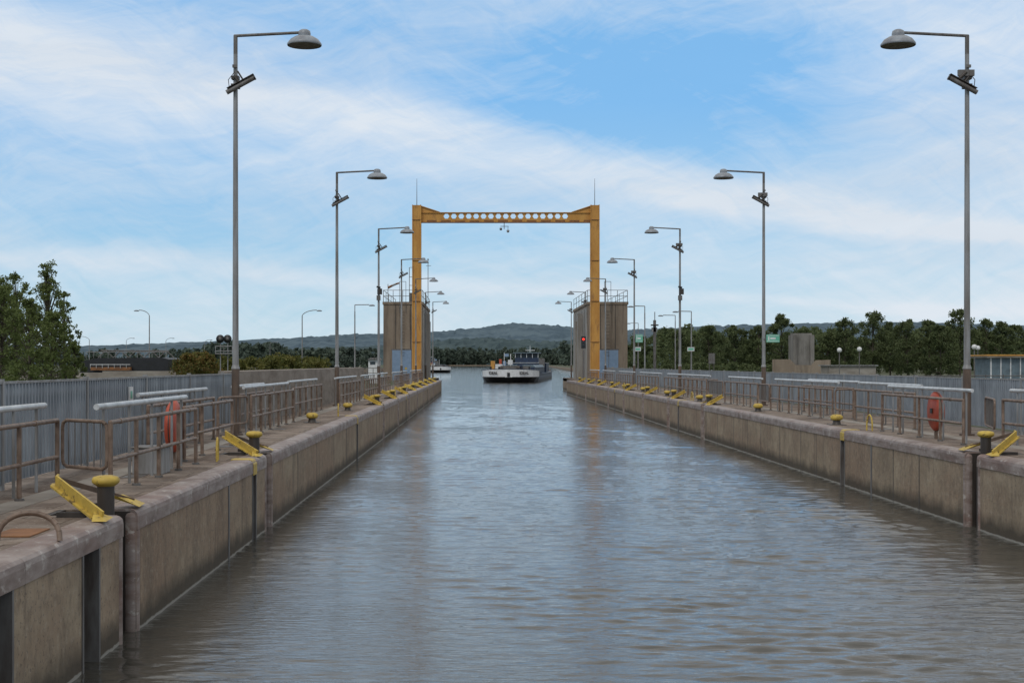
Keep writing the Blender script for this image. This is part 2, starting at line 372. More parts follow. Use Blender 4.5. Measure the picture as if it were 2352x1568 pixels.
def lockwall(side,xw,niches,slots,ladders,strips,joints):
    s=-1 if side=='L' else 1
    x=lambda a: xw+s*a
    b=B(); Y0=-20.; cuts=sorted([(c-.30,c+.30) for c in niches])
    segs=[];y=Y0
    for a,c in cuts: segs.append((y,a)); y=c
    segs.append((y,YE))
    for (a,c) in segs:
        sl=sorted([q for q in [(u,v) for u,v in slots]+[(l-.2,l+.2) for l in ladders] if q[0]>a and q[1]<c])
        yy=a
        for u,v in sl+[(c,c)]:
            if u>yy: b.box(x(0),x(.8),yy,u,-1.6,1.07,'wall')
            if v>u:
                b.box(x(.32),x(.8),u,v,-1.6,1.07,'dsteel')
                for e,d in ((u,.045),(v,-.045)):
                    b.box(x(-.012),x(.3),e,e+d,-1.6,1.069,'gsteel')
            yy=v
        pts=[(-.018,1.07),(-.018,1.20),(-.008,1.245),(.02,1.272),(.055,1.283),(.30,1.283),(.30,1.07)]
        ya=a
        while ya<c-1e-6:
            yb=min(c,ya+3.9) if c-ya>5 else c
            b.prof([(x(p),q) for p,q in pts],ya,yb-(.006 if yb<c else 0),'coping'); ya=yb
        b.box(x(.30),x(.8),a,c,1.07,1.279,'pave')
        for e,sg in ((a,1),(c,-1)):
            if e in (Y0,): continue
            b.cyl((x(.062),e+sg*.06,-1.6),(x(.062),e+sg*.06,1.20),.083,'coping',n=20)
            b.lathe((x(.062),e+sg*.06,1.20),[(.083,0),(.075,.035),(.05,.065),(0,.084)],'coping')
            b.box(x(.06),x(.78),e-sg*.004,e+sg*.03,-1.6,1.26,'dsteel')
    for a,c in cuts:
        b.box(x(.74),x(.8),a,c,-1.6,1.276,'dsteel')
    for c in strips: b.box(x(-.01),x(.05),c-.05,c+.05,-1.6,1.07,'gsteel')
    for c in joints: b.box(x(-.0035),x(.02),c-.014,c+.014,-1.6,1.07,'dsteel')
    o=b.done('lock_wall')
    far= XL-2.6 if side=='L' else XR+3.6
    b=B(); b.box(x(.8),far,Y0,YE+20,1.0,1.28,'pave')
    b.box(x(0),x(.8),YE,YE+.02,-1.6,1.28,'wall')
    b.box(x(.8),x(.9),YE,YE+20,-1.6,1.275,'wall')
    b.box(x(1.25),x(1.6),Y0,YE,1.28,1.286,'conc')
    for q in range(12,130,7): b.box(x(.95),x(1.2),q,q+.5,1.28,1.288,'gsteel')
    b.done('quay_deck')
    for c in niches: hoop(side,c,xw)
    for l in ladders:
        b=B()
        for q in range(9): b.cyl((x(.12),l-.15,-.6+q*.2),(x(.12),l+.15,-.6+q*.2),.014,'gsteel')
        b.prof([(x(p),q) for p,q in [(-.024,1.04),(-.024,1.21),(.01,1.275),(.05,1.29),(.34,1.29),(.34,1.28),(.05,1.2),(.02,1.04)]],l-.17,l+.17,'yellow')
        b.done('quay_ladder')
        b=B(); pts=[]
        for t in range(11):
            a=math.pi*t/10; pts.append((x(.52)+0.02*math.cos(a),l-.35-.16*math.cos(a),G+.36*math.sin(a)**.7))
        b.tube(pts,.018,'yellow')
        b.done('yellow_grab_hoop')
far=[53.5,63.2,73,82.7,92.5,102.3,112,122]
lockwall('L',XL,[14.6,24.25]+far,[(10.2,10.95),(12.85,13.45)],[22.7,41.9,70,99],[20.4],[28.2,31.5,35.2,38.6,46,49.8,57,66.8,76,79.4,87,95.5,106,117])
lockwall('R',XR,[14.6,24.3]+far,[],[32.9,60,88],[30.5],[19,27.2,28.9,35.5,37.2,39.8,42.5,44.6,47,50.2,57,66.8,69.5,76.5,79.4,86,96,106,117])

for X0,Y0 in [(-4.34,37),(-4.28,46.4),(-4.3,58),(-4.3,68),(-4.3,78),(-4.3,88),(-4.3,98),(8.98,35.7),(8.95,45.6),(9.0,58),(9.0,68),(9,78),(9,88)]:
    b=B(); b.box(X0-.2,X0+.2,Y0-.2,Y0+.2,G,G+.012,'dsteel')
    b.lathe((X0,Y0,G+.01),[(.12,0),(.095,.04),(.09,.11)],'dsteel')
    b.lathe((X0,Y0,G+.01),[(.09,.1),(.14,.12),(.155,.16),(.15,.21),(.10,.245),(0,.255)],'yellow'); b.done('mooring_bollard')
b=B(); pts=[(-3.88-.27*math.cos(math.pi*t/12),12.25+.05*math.sin(math.pi*t/12),G+.235*math.sin(math.pi*t/12)**.8) for t in range(13)]
b.tube(pts,.024,'brown',10); b.box(-4.3,-3.95,12.5,13.1,G,G+.01,'rust'); b.done('steel_grab_hoop')
b=B(); b.box(-4.78,-4.36,19.6,20.1,G,G+.36,'pole'); b.box(-4.8,-4.34,19.58,20.12,G+.36,G+.38,'gsteel'); b.done('electrical_box',bevel=.01)

# ---------------- railings ----------------
def rail(x,y0,y1,s,pipe=True,n=None):
    b=B(); n=n or max(2,int(round((y1-y0)/1.35))+1)
    z1=G+.84; z2=G+.40; r=.028
    for i in range(n):
        y=y0+(y1-y0)*i/(n-1)
        b.cyl((x,y,G),(x,y,z1-.0),r,'brown'); b.cyl((x,y,G),(x,y,G+.03),.055,'gsteel')
        if pipe:
            b.cyl((x+s*.16,y+.3 if i<n-1 else y-.3,G),(x+s*.16,y+.3 if i<n-1 else y-.3,G+1.0),.019,'pole')
    b.cyl((x,y0,z1),(x,y1,z1),r,'brown'); b.cyl((x,y0,z2),(x,y1,z2),r*.9,'brown')
    for i in range(n-1):
        y=y0+(y1-y0)*(i+.5)/(n-1)+random.uniform(-.2,.2); b.cyl((x,y-.04,z1),(x,y+.04,z1),r*1.25,'brown')
    b.lathe((x,y0,z1),[(0,-.03),(r*1.02,-.01),(r*1.02,.01),(0,.03)],'brown',10,'y')
    if pipe: b.cyl((x+s*.16,y0-.02,G+1.02),(x+s*.16,y1+.02,G+1.02),.036,'pipe',n=14)
    b.done('quay_handrail')
def gate(p,q):
    b=B(); p=Vector((*p,0));q=Vector((*q,0)); z0,z1=G+.28,G+.84
    d=(q-p); l=d.length; d.normalize(); rr=.09
    def P(t,z): v=p+d*t; return (v.x,v.y,z)
    loop=[P(rr,z0),P(l-rr,z0),P(l-.02,z0+.03),P(l,z0+rr),P(l,z1-rr),P(l-.02,z1-.03),P(l-rr,z1),P(rr,z1),P(.02,z1-.03),P(0,z1-rr),P(0,z0+rr),P(.02,z0+.03),P(rr,z0)]
    b.tube(loop,.022,'brown')
    k=int(l/.13)
    for i in range(1,k): b.cyl(P(l*i/k,z0),P(l*i/k,z1),.009,'gsteel',n=6)
    b.done('barred_gate')
LS=[(-5.1,11.5,17.2),(-4.3,16.6,21.6),(-5.35,23,28.7),(-4.85,30.3,37.2),(-5.2,40,47),(-4.9,50,58.5),(-4.9,61,69),(-5,72,80),(-4.9,83,91),(-5,94,102),(-4.9,105,113),(-4.9,116,124)]
for a in LS: rail(*a,-1)
rail(-5.3,31.5,36,-1,True); rail(-4.6,22.2,26.5,-1,False)
gate((-5.08,17.35),(-4.38,16.75)); gate((-5.3,28.9),(-4.9,30.1)); gate((-4.9,37.4),(-5.2,39.8))
RS=[(9.95,20,27),(9.13,26.8,32.2),(10.05,32.8,38),(9.6,38.6,46.8),(9.6,49,55.5),(9.6,60,73.5),(9.6,76,86),(9.6,89,99),(9.6,102,112),(9.6,115,125)]
for a in RS: rail(*a,1)
rail(10.4,39.5,45.5,1,True); rail(10.4,62,72,1,False)
gate((9.9,27.3),(10.4,29.2)); gate((10.05,38.1),(9.65,38.5)); gate((9.6,47),(9.6,48.8)); gate((9.6,56),(9.6,59.5))
for (X0,Y0,s) in [(-4.72,22,1),(9.32,29,-1)]:
    b=B()
    b.lathe((X0,Y0,1.84),[(.0,.09),(.17,.09),(.2,.07),(.24,.09),(.34,.075),(.40,.03),(.40,-.03),(.34,-.075),(.0,-.08)],'red',28,'x')
    b.lathe((X0,Y0,1.84),[(.403,.008),(.403,-.008)],'dsteel',28,'x'); b.box(X0+s*.09,X0+s*.11,Y0-.06,Y0+.06,1.8,1.9,'dsteel')
    b.box(X0-.03,X0+.03,Y0-.03,Y0+.03,G,1.5,'brown'); b.done('lifebuoy_case')

# ---------------- fences ----------------
def fence(x,y0,y1,h,s,pitch=.13):
    b=B(); y=y0
    while y<y1:
        b.box(x-.018,x+.018,y,y+.065,G+.08,G+h-.03,'fence'); y+=pitch
    b.box(x-.02,x+.03,y0,y1,G+h-.03,G+h,'pole')
    b.box(x+s*.02,x+s*.05,y0,y1,G+.18,G+.23,'fence'); b.box(x+s*.02,x+s*.05,y0,y1,G+h-.2,G+h-.15,'fence')
    y=y0
    while y<=y1: b.box(x-.035,x+.035,y-.035,y+.035,G-.02,G+h+.03,'pole'); y+=3.7
    b.done('slatted_metal_fence')
fence(-5.75,6,33,1.31,-1); fence(11.65,12,132,1.2,1)
b=B()
y=33.3; i=0
while y<72:
    b.prof([(-5.78,G-.1),(-5.9,G+1.34),(-6.1,G+1.36),(-6.25,G-.1)],y,y+1.18,'slope'); y+=1.2; i+=1
b.done('concrete_parapet')
b=B(); b.box(-5.72,-5.70,23.2,23.45,G+.9,G+1.15,'white'); b.box(-5.698,-5.694,23.27,23.38,G+.96,G+1.08,'green'); b.done('small_notice_sign')

# ---------------- lamps ----------------
def lamp(x,y,s,extra=0,sign=False,near=False):
    b=B(); n=16
    b.cyl((x,y,G-.02),(x,y,2.72),.085,'polebrown',n=n); b.cyl((x,y,G),(x,y,G+.04),.16,'polebrown',n=n)
    b.cyl((x,y,2.70),(x,y,2.78),.095,'pole',.07,n)
    b.cyl((x,y,2.75),(x,y,9.4),.068,'pole',.045,n); b.cyl((x,y,9.4),(x,y,9.80),.045,'gsteel',n=n)
    b.cyl((x-s*.03,y,9.79),(x+s*1.35,y,9.86),.032,'gsteel',n=10)
    hx=x+s*1.47
    b.lathe((hx,y,9.58),[(.36,.0),(.37,.015),(.365,.045),(.30,.13),(.2,.19),(.13,.205)],'lamp',28)
    b.lathe((hx,y,9.58),[(.34,.01),(.2,.03),(0,.035)],'gsteel',24)
    b.lathe((hx,y,9.785),[(.13,0),(.135,.05),(.12,.11),(.07,.14),(0,.145)],'lamp',20)
    z0=8.72
    c=Vector((x+s*.12,y-.12,z0)); dv=Vector((s*.5,0,.27)).normalized()
    b.cyl(c-dv*.33,c+dv*.33,.052,'gsteel',n=12); b.cyl(c+dv*.33,c+dv*.36,.058,'black',n=12)
    up=Vector((-s*.27,0,.5)).normalized()
    b.flatbar(c-dv*.28+up*.07,c+dv*.36+up*.07,.13,.012,'dsteel')
    b.box(x-.085,x+.085,y-.09,y+.09,z0-.05,z0+.04,'dsteel'); b.box(x-.08,x+.08,y-.085,y+.085,z0+.14,z0+.21,'dsteel')
    b.cyl((x,y-.1,z0+.18),c+Vector((0,0,.02)),.025,'dsteel'); b.cyl((x+s*.06,y-.1,z0+.3),(x+s*.2,y-.1,z0+.08),.018,'dsteel')
    if s<0: b.box(x-.22,x+.12,y-.12,y-.04,z0+.2,z0+.33,'gsteel'); b.cyl((x-.25,y-.1,z0+.1),(x-.05,y-.1,z0+.28),.04,'dsteel')
    b.tube([(x,y-.07,z0-.1),(x+s*-.12,y-.08,z0-.05),(x-s*.14,y-.08,z0+.12),(x,y-.07,z0+.3)],.008,'black',6)
    b.box(x-.05,x+.05,y-.11,y-.06,9.1,9.16,'gsteel')
    if extra:
        b.cyl((x+.06,y-.1,6.4),(x+.06,y-.1,6.7),.13,'dsteel',n=12); b.box(x-.1,x+.1,y-.16,y,6.1,6.35,'gsteel'); b.cyl((x-.1,y-.1,6.8),(x+.1,y-.1,6.75),.05,'black')
    o=b.done('quay_lamp_post')
    if sign:
        t=B(); t.box(x+.08,x+.56,y-.1,y-.085,PZ(786,y),PZ(768,y),'green')
        t.box(x+.1,x+.54,y-.104,y-.1,PZ(784,y),PZ(783,y),'white'); t.box(x+.1,x+.54,y-.104,y-.1,PZ(771,y),PZ(770,y),'white')
        t.box(x+.22,x+.42,y-.104,y-.1,PZ(779,y),PZ(775,y),'white'); t.box(x+.14,x+.19,y-.104,y-.1,PZ(781,y),PZ(773,y),'white')
        t.box(x-.02,x+.1,y-.09,y-.07,PZ(780,y),PZ(778,y),'gsteel')
        t.done('green_notice_sign')
for i in range(7):
    y=30.33+i*21.66
    lamp(-5.19,y,1,i==2); lamp(10.41,y,-1,i==2,i in(1,3))

# ---------------- gantry ----------------
YG=129.7
b=B()
for xc in (-5.66,10.56):
    o=.41
    b.box(xc-o,xc+o,YG-.35,YG+.35,1.2,17.25,'orange')
    b.box(xc-o-.004,xc-o+.08,YG-.42,YG-.35,1.2,17.28,'orange'); b.box(xc+o-.08,xc+o+.004,YG-.42,YG-.35,1.2,17.28,'orange')
    b.box(xc-.7,xc+.7,YG-.6,YG+.6,1.2,1.5,'conc'); b.cyl((xc,YG,17.2),(xc,YG,19.7),.035,'gsteel',.015)
    for zz in (4.8,8.5,12.2,15.9): b.box(xc-o-.01,xc+o+.01,YG-.43,YG+.36,zz,zz+.04,'rust')
xa,xb=-5.25,10.15
b.box(xa,xb,YG-.17,YG+.17,15.66,15.74,'rust'); b.box(xa,xb,YG-.165,YG+.165,16.56,16.62,'orange')
b.box(xa,xb,YG-.05,YG+.05,15.74,15.97,'orange')
for xm in np.arange(xa+.5,xb,1.3): b.box(xm,xm+.9,YG-.054,YG-.05,15.75,15.86+.08*random.random(),'rust')
b.box(xa,-3.3,YG-.05,YG+.05,15.97,16.56,'orange'); b.box(8.2,xb,YG-.05,YG+.05,15.97,16.56,'orange')
for sx_,xe in ((1,xa),(-1,xb)):
    tp=[(xe,16.6),(xe+sx_*1.65,16.6),(xe,17.15)]
    b.prof(tp,YG-.06,YG+.06,'orange')
    b.prof([(xe,17.15),(xe+sx_*1.7,16.6),(xe+sx_*1.7,16.66),(xe,17.22)],YG-.18,YG+.18,'orange')
np_=17; x0=-3.3; pit=(8.2+3.3)/np_
for i in range(np_):
    cx=x0+pit*(i+.5); hw=pit/2; hz=.295; zc=16.265; a=.27;bb=.13;hh=.22
    rect=[(-hw,0),(-hw,hz),(hw,hz),(hw,0),(hw,-hz),(-hw,-hz)]; hx=[(-a,0),(-bb,hh),(bb,hh),(a,0),(bb,-hh),(-bb,-hh)]
    for yy in (YG-.05,YG+.05):
        v=[(cx+p,yy,zc+q) for p,q in rect+hx]
        b.add(v,[(j,(j+1)%6,6+(j+1)%6,6+j) for j in range(6)],'orange')
    v=[(cx+p,YG-.05,zc+q) for p,q in hx]+[(cx+p,YG+.05,zc+q) for p,q in hx]
    b.add(v,[(j,(j+1)%6,6+(j+1)%6,6+j) for j in range(6)],'orange')
xi=PX(1158,YG)
b.cyl((xi,YG,15.66),(xi,YG,15.1),.03,'dsteel'); b.cyl((xi-.35,YG,15.35),(xi+.4,YG,15.35),.025,'dsteel'); b.lathe((xi-.3,YG,15.1),[(0,.12),(.12,.1),(.1,-.1),(0,-.12)],'gsteel',10); b.lathe((xi+.35,YG,14.9),[(0,.15),(.14,.1),(.1,-.1),(0,-.12)],'pole',10)
b.cyl((xi+.35,YG,15.35),(xi+.35,YG,15.0),.02,'dsteel')
b.done('ochre_portal_gantry')

# ---------------- towers ----------------
def tower(xi,xo,s):
    y0,y1=134.,154.; zt=PZ(693,y0)
    b=B(); b.box(xi,xo,y0,y1,1.0,zt-.25,'tower'); 
    b.box(xi+s*.08,xo-s*.08,y0-.08,y1+.08,zt-.25,zt,'tower')
    b.box(xi,xi+s*.06,y0+.5,y1-.5,1.0,zt-.5,'panel')
    for i in range(1,6): b.box(xi+s*.06,xi+s*.09,y0+i*3.2,y0+i*3.2+.15,1.0,zt-.6,'gsteel')
    b.box(xi,xi+s*.5,y0+6,y0+7,1.,zt-.9,'panel'); b.box(xi,xi+s*.35,y0+12,y0+13.4,1.,zt-1.5,'panel')
    xm=(xi+xo)/2
    b.box(xm-.7,xm-.64,y0-.012,y0,3.2,zt-.25,'dsteel'); b.box(xm+.7,xm+.76,y0-.012,y0,3.2,zt-.25,'dsteel')
    for i in range(14): b.cyl((xm-.18,y0-.12,3.6+i*.32),(xm+.18,y0-.12,3.6+i*.32),.018,'dsteel',n=6)
    xd=xm-s*.1
    b.box(xd-.9,xd+.9,y0-.03,y0,1.28,PZ(804,y0),'blue'); b.box(xd-.02,xd+.02,y0-.036,y0-.03,1.28,PZ(804,y0),'gsteel')
    b.box(xd-.97,xd+.97,y0-.02,y0,PZ(804,y0),PZ(801,y0),'gsteel')
    b.box(xd+.3,xd+.5,y0-.038,y0-.03,2.3,2.5,'yellow')
    for zz in (zt+.55,zt+1.1):
        b.cyl((xi,y0+.1,zz),(xo,y0+.1,zz),.025,'gsteel'); b.cyl((xo,y0+.1,zz),(xo,y1,zz),.025,'gsteel'); b.cyl((xi,y0+.1,zz),(xi,y1,zz),.025,'gsteel')
    for i in range(5):
        xx=xi+(xo-xi)*i/4; b.cyl((xx,y0+.1,zt),(xx,y0+.1,zt+1.1),.025,'gsteel')
    for i in range(6):
        for xx in (xi,xo): b.cyl((xx,y0+i*3.9,zt),(xx,y0+i*3.9,zt+1.1),.025,'gsteel')
    for dx in (-.3,.3): b.cyl((xm+dx,y0-.1,zt-1),(xm+dx,y0-.1,zt+1.9),.022,'gsteel')
    b.cyl((xm-.3,y0-.1,zt+1.9),(xm+.3,y0-.1,zt+1.9),.022,'gsteel')
    return b,zt,y0
b,zt,y0=tower(-5.35,-9.0,1)
b.box(-6.6,-5.6,y0+1,y0+2,zt,zt+.9,'gsteel'); 
for xx in(-6.6,-5.9): b.cyl((xx,y0+1,zt),(xx,y0+1,zt+3.3),.03,'gsteel')
for zz in (zt+1.6,zt+2.4,zt+3.3): b.cyl((-6.6,y0+1,zz),(-5.9,y0+1,zz),.025,'gsteel')
b.cyl((-4.9,y0+3,zt-1),(-4.9,y0+3,zt+4.3),.03,'gsteel'); b.cyl((-5.1,y0+3,zt+3.6),(-4.6,y0+3,zt+3.6),.02,'gsteel'); b.lathe((-4.9,y0+3,zt+4.2),[(.0,.1),(.1,0),(0,-.1)],'pole',8)
b.done('lock_gate_tower')
b=B(); b.cyl((-8.6,y0+.5,zt),(-8.6,y0+.5,zt+1.7),.03,'gsteel'); b.cyl((-8.6,y0+.5,zt+1.35),(-8.2,y0+.5,zt+1.55),.12,'rust',.10,n=12,caps=False); b.cyl((-8.2,y0+.5,zt+1.55),(-7.85,y0+.5,zt+1.7),.10,'pole',.09,n=12,caps=False); b.cyl((-7.85,y0+.5,zt+1.7),(-7.5,y0+.5,zt+1.8),.09,'rust',.07,n=12,caps=False); b.done('windsock')
b,zt,y0=tower(10.25,14.0,-1); b.done('lock_gate_tower')
b=B(); xx=PX(1340,127); yy=127.
b.cyl((xx,yy,G),(xx,yy,4),.05,'gsteel'); b.box(xx-.2,xx+.2,yy-.15,yy+.1,PZ(800,yy),PZ(772,yy),'black')
M['redlight']=mat('red_signal_lens',(.9,.03,.02),(.9,.03,.02),.3); pb=M['redlight'].node_tree.nodes['Principled BSDF']; pb.inputs['Emission Color'].default_value=(1,.04,.02,1); pb.inputs['Emission Strength'].default_value=1.2
b.lathe((xx,yy-.155,PZ(779,yy)),[(.11,.0),(0,-.03)],'redlight',14,'y')
for k_ in (786,793): b.lathe((xx,yy-.155,PZ(k_,yy)),[(.1,.0),(0,-.02)],'glass',14,'y')
b.done('lock_traffic_light')

# ---------------- barge ----------------
def barge(name,bx,by,sx2,sy2,L_,hw,detail=True):
    root=bpy.data.objects.new(name,None); S.collection.objects.link(root)
    ang=math.atan2(sx2-bx,sy2-by); root.location=(bx,by,0); root.rotation_euler=(0,0,-ang)
    b=B(); k=hw/4.7
    st=[(0,.6,.3,2.05),(.3,1.9,1.0,2.03),(.9,2.9,1.9,2.0),(2,3.75,2.9,1.95),(3.5,4.35,3.8,1.9),(5.5,4.65,4.4,1.8),(9,4.7,4.65,1.65),(13,4.7,4.7,1.35),(L_-8,4.7,4.7,1.3),(L_-4,4.5,4.4,1.7),(L_-1,3.6,3.4,1.9),(L_,2.4,2.2,1.95)]
    rows=[]
    for (t,d,wl,zd) in st:
        r=[]
        for zz in (-.6,0,.45,.8,zd):
            ff=min(1,max(0,zz)/.8); wdt=(wl+(d-wl)*ff)*k; rk=(1-ff)*max(0,.8-t*.2)
            r.append((wdt,t+rk,zz))
        rows.append(r)
    for sd_ in (-1,1):
        v=[(sd_*p[0],p[1],p[2]) for r in rows for p in r]; 
        for i in range(len(rows)-1):
            for j in range(4):
                kk='black' if j<3 else ('navy' if st[i][0]>=5 else 'white')
                if j==2 and st[i][0]>=5: kk='navy'
                q=[v[i*5+j],v[(i+1)*5+j],v[(i+1)*5+j+1],v[i*5+j+1]]
                b.add(q,[(0,1,2,3)],kk,False)
        for i in range(len(rows)-1):
            b.cyl(v[i*5+4],v[(i+1)*5+4],.05,'navy',n=6)
            b.cyl(v[i*5+3],v[(i+1)*5+3],.06,'black',n=6)
    r=rows[0]; 
    for j in range(4): b.add([(-r[j][0],r[j][1],r[j][2]),(r[j][0],r[j][1],r[j][2]),(r[j+1][0],r[j+1][1],r[j+1][2]),(-r[j+1][0],r[j+1][1],r[j+1][2])],[(0,1,2,3)],'black' if j<3 else 'white')
    b.cyl((-r[4][0],r[4][1],r[4][2]),(r[4][0],r[4][1],r[4][2]),.05,'navy',n=6)
    b.box(-.2,.2,-.12,0,.9,1.5,'black')
    r=rows[-1]
    b.add([(-r[0][0],r[0][1],r[0][2]),(r[0][0],r[0][1],r[0][2]),(r[4][0],r[4][1],r[4][2]),(-r[4][0],r[4][1],r[4][2])],[(0,1,2,3)],'navy')
    for i in range(len(rows)-1):
        a,c=rows[i][4],rows[i+1][4]; zd=-.5 if st[i][0]<9 else -.1
        b.add([(-a[0]+.06,a[1],a[2]+zd),(a[0]-.06,a[1],a[2]+zd),(c[0]-.06,c[1],c[2]+zd),(-c[0]+.06,c[1],c[2]+zd)],[(0,1,2,3)],'gsteel')
    b.done('hull',root)
    b=B()
    b.box(-3.6*k,3.6*k,11,L_-17,1.0,2.3,'navy')
    for i in range(int((L_-29)/3)):
        y=11.3+i*3; b.prof([(-3.7*k,2.3),(-3.3*k,2.65+.05*(i%2)),(3.3*k,2.65+.05*(i%2)),(3.7*k,2.3)],y,y+2.95,'teal')
    b.done('hatch_covers',root)
    b=B(); yw=L_-15
    b.box(-3.9*k,3.9*k,yw-.5,L_-3,1.,3.0,'navy'); b.box(-3.95*k,3.95*k,yw-.55,L_-2.9,3.0,3.1,'pipe')
    b.box(-2.3*k,2.3*k,yw,yw+3.6,3.1,4.0,'navy'); b.box(-2.2*k,2.2*k,yw+.1,yw+3.5,4.0,4.85,'glass')
    for xx in np.linspace(-2.25*k,2.25*k,5):
        b.box(xx-.05,xx+.05,yw+.03,yw+.1,4.0,4.85,'white')
    b.box(-2.7*k,2.7*k,yw-.3,yw+3.9,4.85,5.02,'teal')
    b.cyl((.6,yw+1,5),(.6,yw+1,6.3),.05,'white'); b.cyl((-.3,yw+1,5.4),(1.5,yw+1,5.4),.06,'white')
    for i in range(4): b.box(-3*k+i*1.9*k,-3*k+i*1.9*k+.9,yw-.52,yw-.5,1.9,2.6,'glass')
    b.box(-3.5*k,-2.6*k,yw-3,yw-1.5,2.3,3.6,'white'); b.box(2.6*k,3.6*k,yw-3,yw-1,2.3,3.9,'gsteel')
    b.done('wheelhouse',root)
    b=B()
    b.box(-1,1,3,4,1.3,2.4,'gsteel'); b.cyl((-1.5,3.5,2.2),(1.5,3.5,2.2),.35,'dsteel'); b.cyl((0,5,1.3),(0,5,4.4),.06,'white'); b.box(-3.2,-2.6,6,7.2,1.3,3.3,'orange'); b.box(-2.5,-1.4,6.2,7.5,1.3,2.8,'white'); b.box(1.4,3.0,6,7.5,1.3,2.5,'gsteel'); b.box(1.0,1.8,5.6,5.9,1.3,2.7,'navy')
    for xx in (-3,3,-1.7,1.7): b.cyl((xx,3.6,1.5),(xx,3.6,2.4),.16,'black'); 
    b.cyl((-1.2,8,1.5),(-1.2,8,4.6),.04,'white'); b.box(-1.15,-.5,8,8.02,4.0,4.45,'blue'); b.box(-2.1,-1.7,9,9.4,1.5,3.6,'red'); b.box(-1.5,-1.0,9,9.4,1.5,3.3,'blue')
    b.done('bow_gear',root)
    return root,k
rt,k=barge('cargo_barge',PX(1168,217),217,PX(1219,284),284,67,4.5)
for sd_ in (-1,1):
    fc=bpy.data.curves.new('t','FONT'); fc.body='IDEAL'; fc.size=.62; fc.align_x='CENTER'; fc.align_y='CENTER'; fc.extrude=.02; fc.offset=.012
    t=bpy.data.objects.new('bow_name',fc); S.collection.objects.link(t); t.parent=rt
    t.rotation_euler=(math.radians(90),0,sd_*math.radians(31)); t.location=(sd_*2.38,.42,1.42)
    t.data.materials.append(M['black'])
rt,k=barge('moored_barge',PX(1012,470),470,PX(975,520),530,60,4.0)

# ---------------- hills & forests ----------------
def ridge(name,prof,Yc,dY,k,amp,base=1.2,step=14,seed=1):
    rs=np.random.RandomState(seed)
    px=np.array([p[0] for p in prof]);py=np.array([p[1] for p in prof])
    K=Yc/F; x0=(px[0]-1100)*K; x1=(px[-1]-1100)*K
    xs=np.arange(x0,x1,step); ps=xs/K+1100
    h=(836-np.interp(ps,px,py))*K+CZ
    ker=np.hanning(9);ker/=ker.sum(); h=np.convolve(np.pad(h,4,'edge'),ker,'valid')
    rows=[]; T=np.linspace(0,1,26)
    for t in T:
        prof_=np.sin(t*math.pi/2)**.9 if t<=1 else 1
        y=Yc-dY*(1-t)
        nz=rs.normal(size=len(xs))*amp*(1 if t>.02 else 0)
        und=sum(math.sin(i*1.7+t*5)*np.sin(xs/(120.+i*90)+i+t*4) for i in range(1,5))*h*.05*math.sin(t*math.pi)
        rows.append(np.stack([xs+rs.normal(size=len(xs))*step*.2,np.full_like(xs,y)+rs.normal(size=len(xs))*3,base+(h-base)*prof_+nz+und],-1))
    V=np.concatenate(rows); n=len(xs); f=[]
    for j in range(len(T)-1):
        for i in range(n-1): f.append((j*n+i,j*n+i+1,(j+1)*n+i+1,(j+1)*n+i))
    b=B(); b.v=V.tolist(); b.f=f; b.m=[0]*len(f); b.s=[False]*len(f); b.ms=[k]; return b.done(name)
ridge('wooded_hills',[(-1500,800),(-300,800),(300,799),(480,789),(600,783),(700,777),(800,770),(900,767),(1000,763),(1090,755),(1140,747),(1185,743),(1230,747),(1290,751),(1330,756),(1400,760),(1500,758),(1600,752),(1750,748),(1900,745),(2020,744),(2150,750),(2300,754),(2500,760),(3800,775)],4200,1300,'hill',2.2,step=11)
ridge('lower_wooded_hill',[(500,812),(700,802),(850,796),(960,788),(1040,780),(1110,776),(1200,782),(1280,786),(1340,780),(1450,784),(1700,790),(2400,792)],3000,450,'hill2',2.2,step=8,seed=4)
def mass(name,items,k,ls,nl,k2=None,fr=0):
    P=[]
    for (x,y,h,r) in items:
        p,_=crown_pts(x,y,1.2+h*.08,1.2+h,r,9,nl); P.append(p)
    leaves(name,np.concatenate(P),ls,k,None,k2,fr)
it=[]
for i in range(260):
    px=900+R.rand()*480; Y=2370+R.rand()*150; it.append((PX(px,Y),Y,16+14*R.rand(),9+5*R.rand()))
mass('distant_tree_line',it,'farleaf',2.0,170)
it=[]
for i in range(150):
    px=420+R.rand()*440; Y=430+R.rand()*260; top=812-12*R.rand()-(14 if px<640 and px>470 else 0)
    h=PZ(top,Y)-1.2; it.append((PX(px,Y),Y,h,h*.45))
for i in range(50):
    px=-60+R.rand()*500; Y=700+R.rand()*200; h=PZ(812-10*R.rand(),Y)-1.2; it.append((PX(px,Y),Y,h,h*.5))
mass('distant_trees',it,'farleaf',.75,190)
it=[]
for i in range(130):
    px=1440+R.rand()*960; Y=230+R.rand()*120; h=PZ(780-16*R.rand()-12*math.sin(px*.021),Y)-1.2; it.append((PX(px,Y),Y,h,h*.42))
mass('background_trees',it,'leaf',.30,700)
it=[]
for i in range(90):
    px=1290+R.rand()*190; Y=1150+R.rand()*700; 
    X0=max(PX(px,Y),66+(Y-1080)*.04); it.append((X0,Y,14+8*R.rand(),8))
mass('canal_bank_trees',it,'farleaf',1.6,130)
it=[]
for i in range(30):
    px=480+R.rand()*270; Y=95+R.rand()*60; h=PZ(832-14*R.rand(),Y)-1.2; it.append((PX(px,Y),Y,max(.9,h),1.5))
mass('shrub_hedge',it,'leaf3',.11,700)
it=[]
for i in range(9):
    px=395+R.rand()*85; Y=88+R.rand()*10; h=PZ(820-10*R.rand(),Y)-1.2; it.append((PX(px,Y),Y,h,1.2))
mass('autumn_shrubs',it,'rusty_leaf',.08,1600,'leaf3',.6)
it=[]
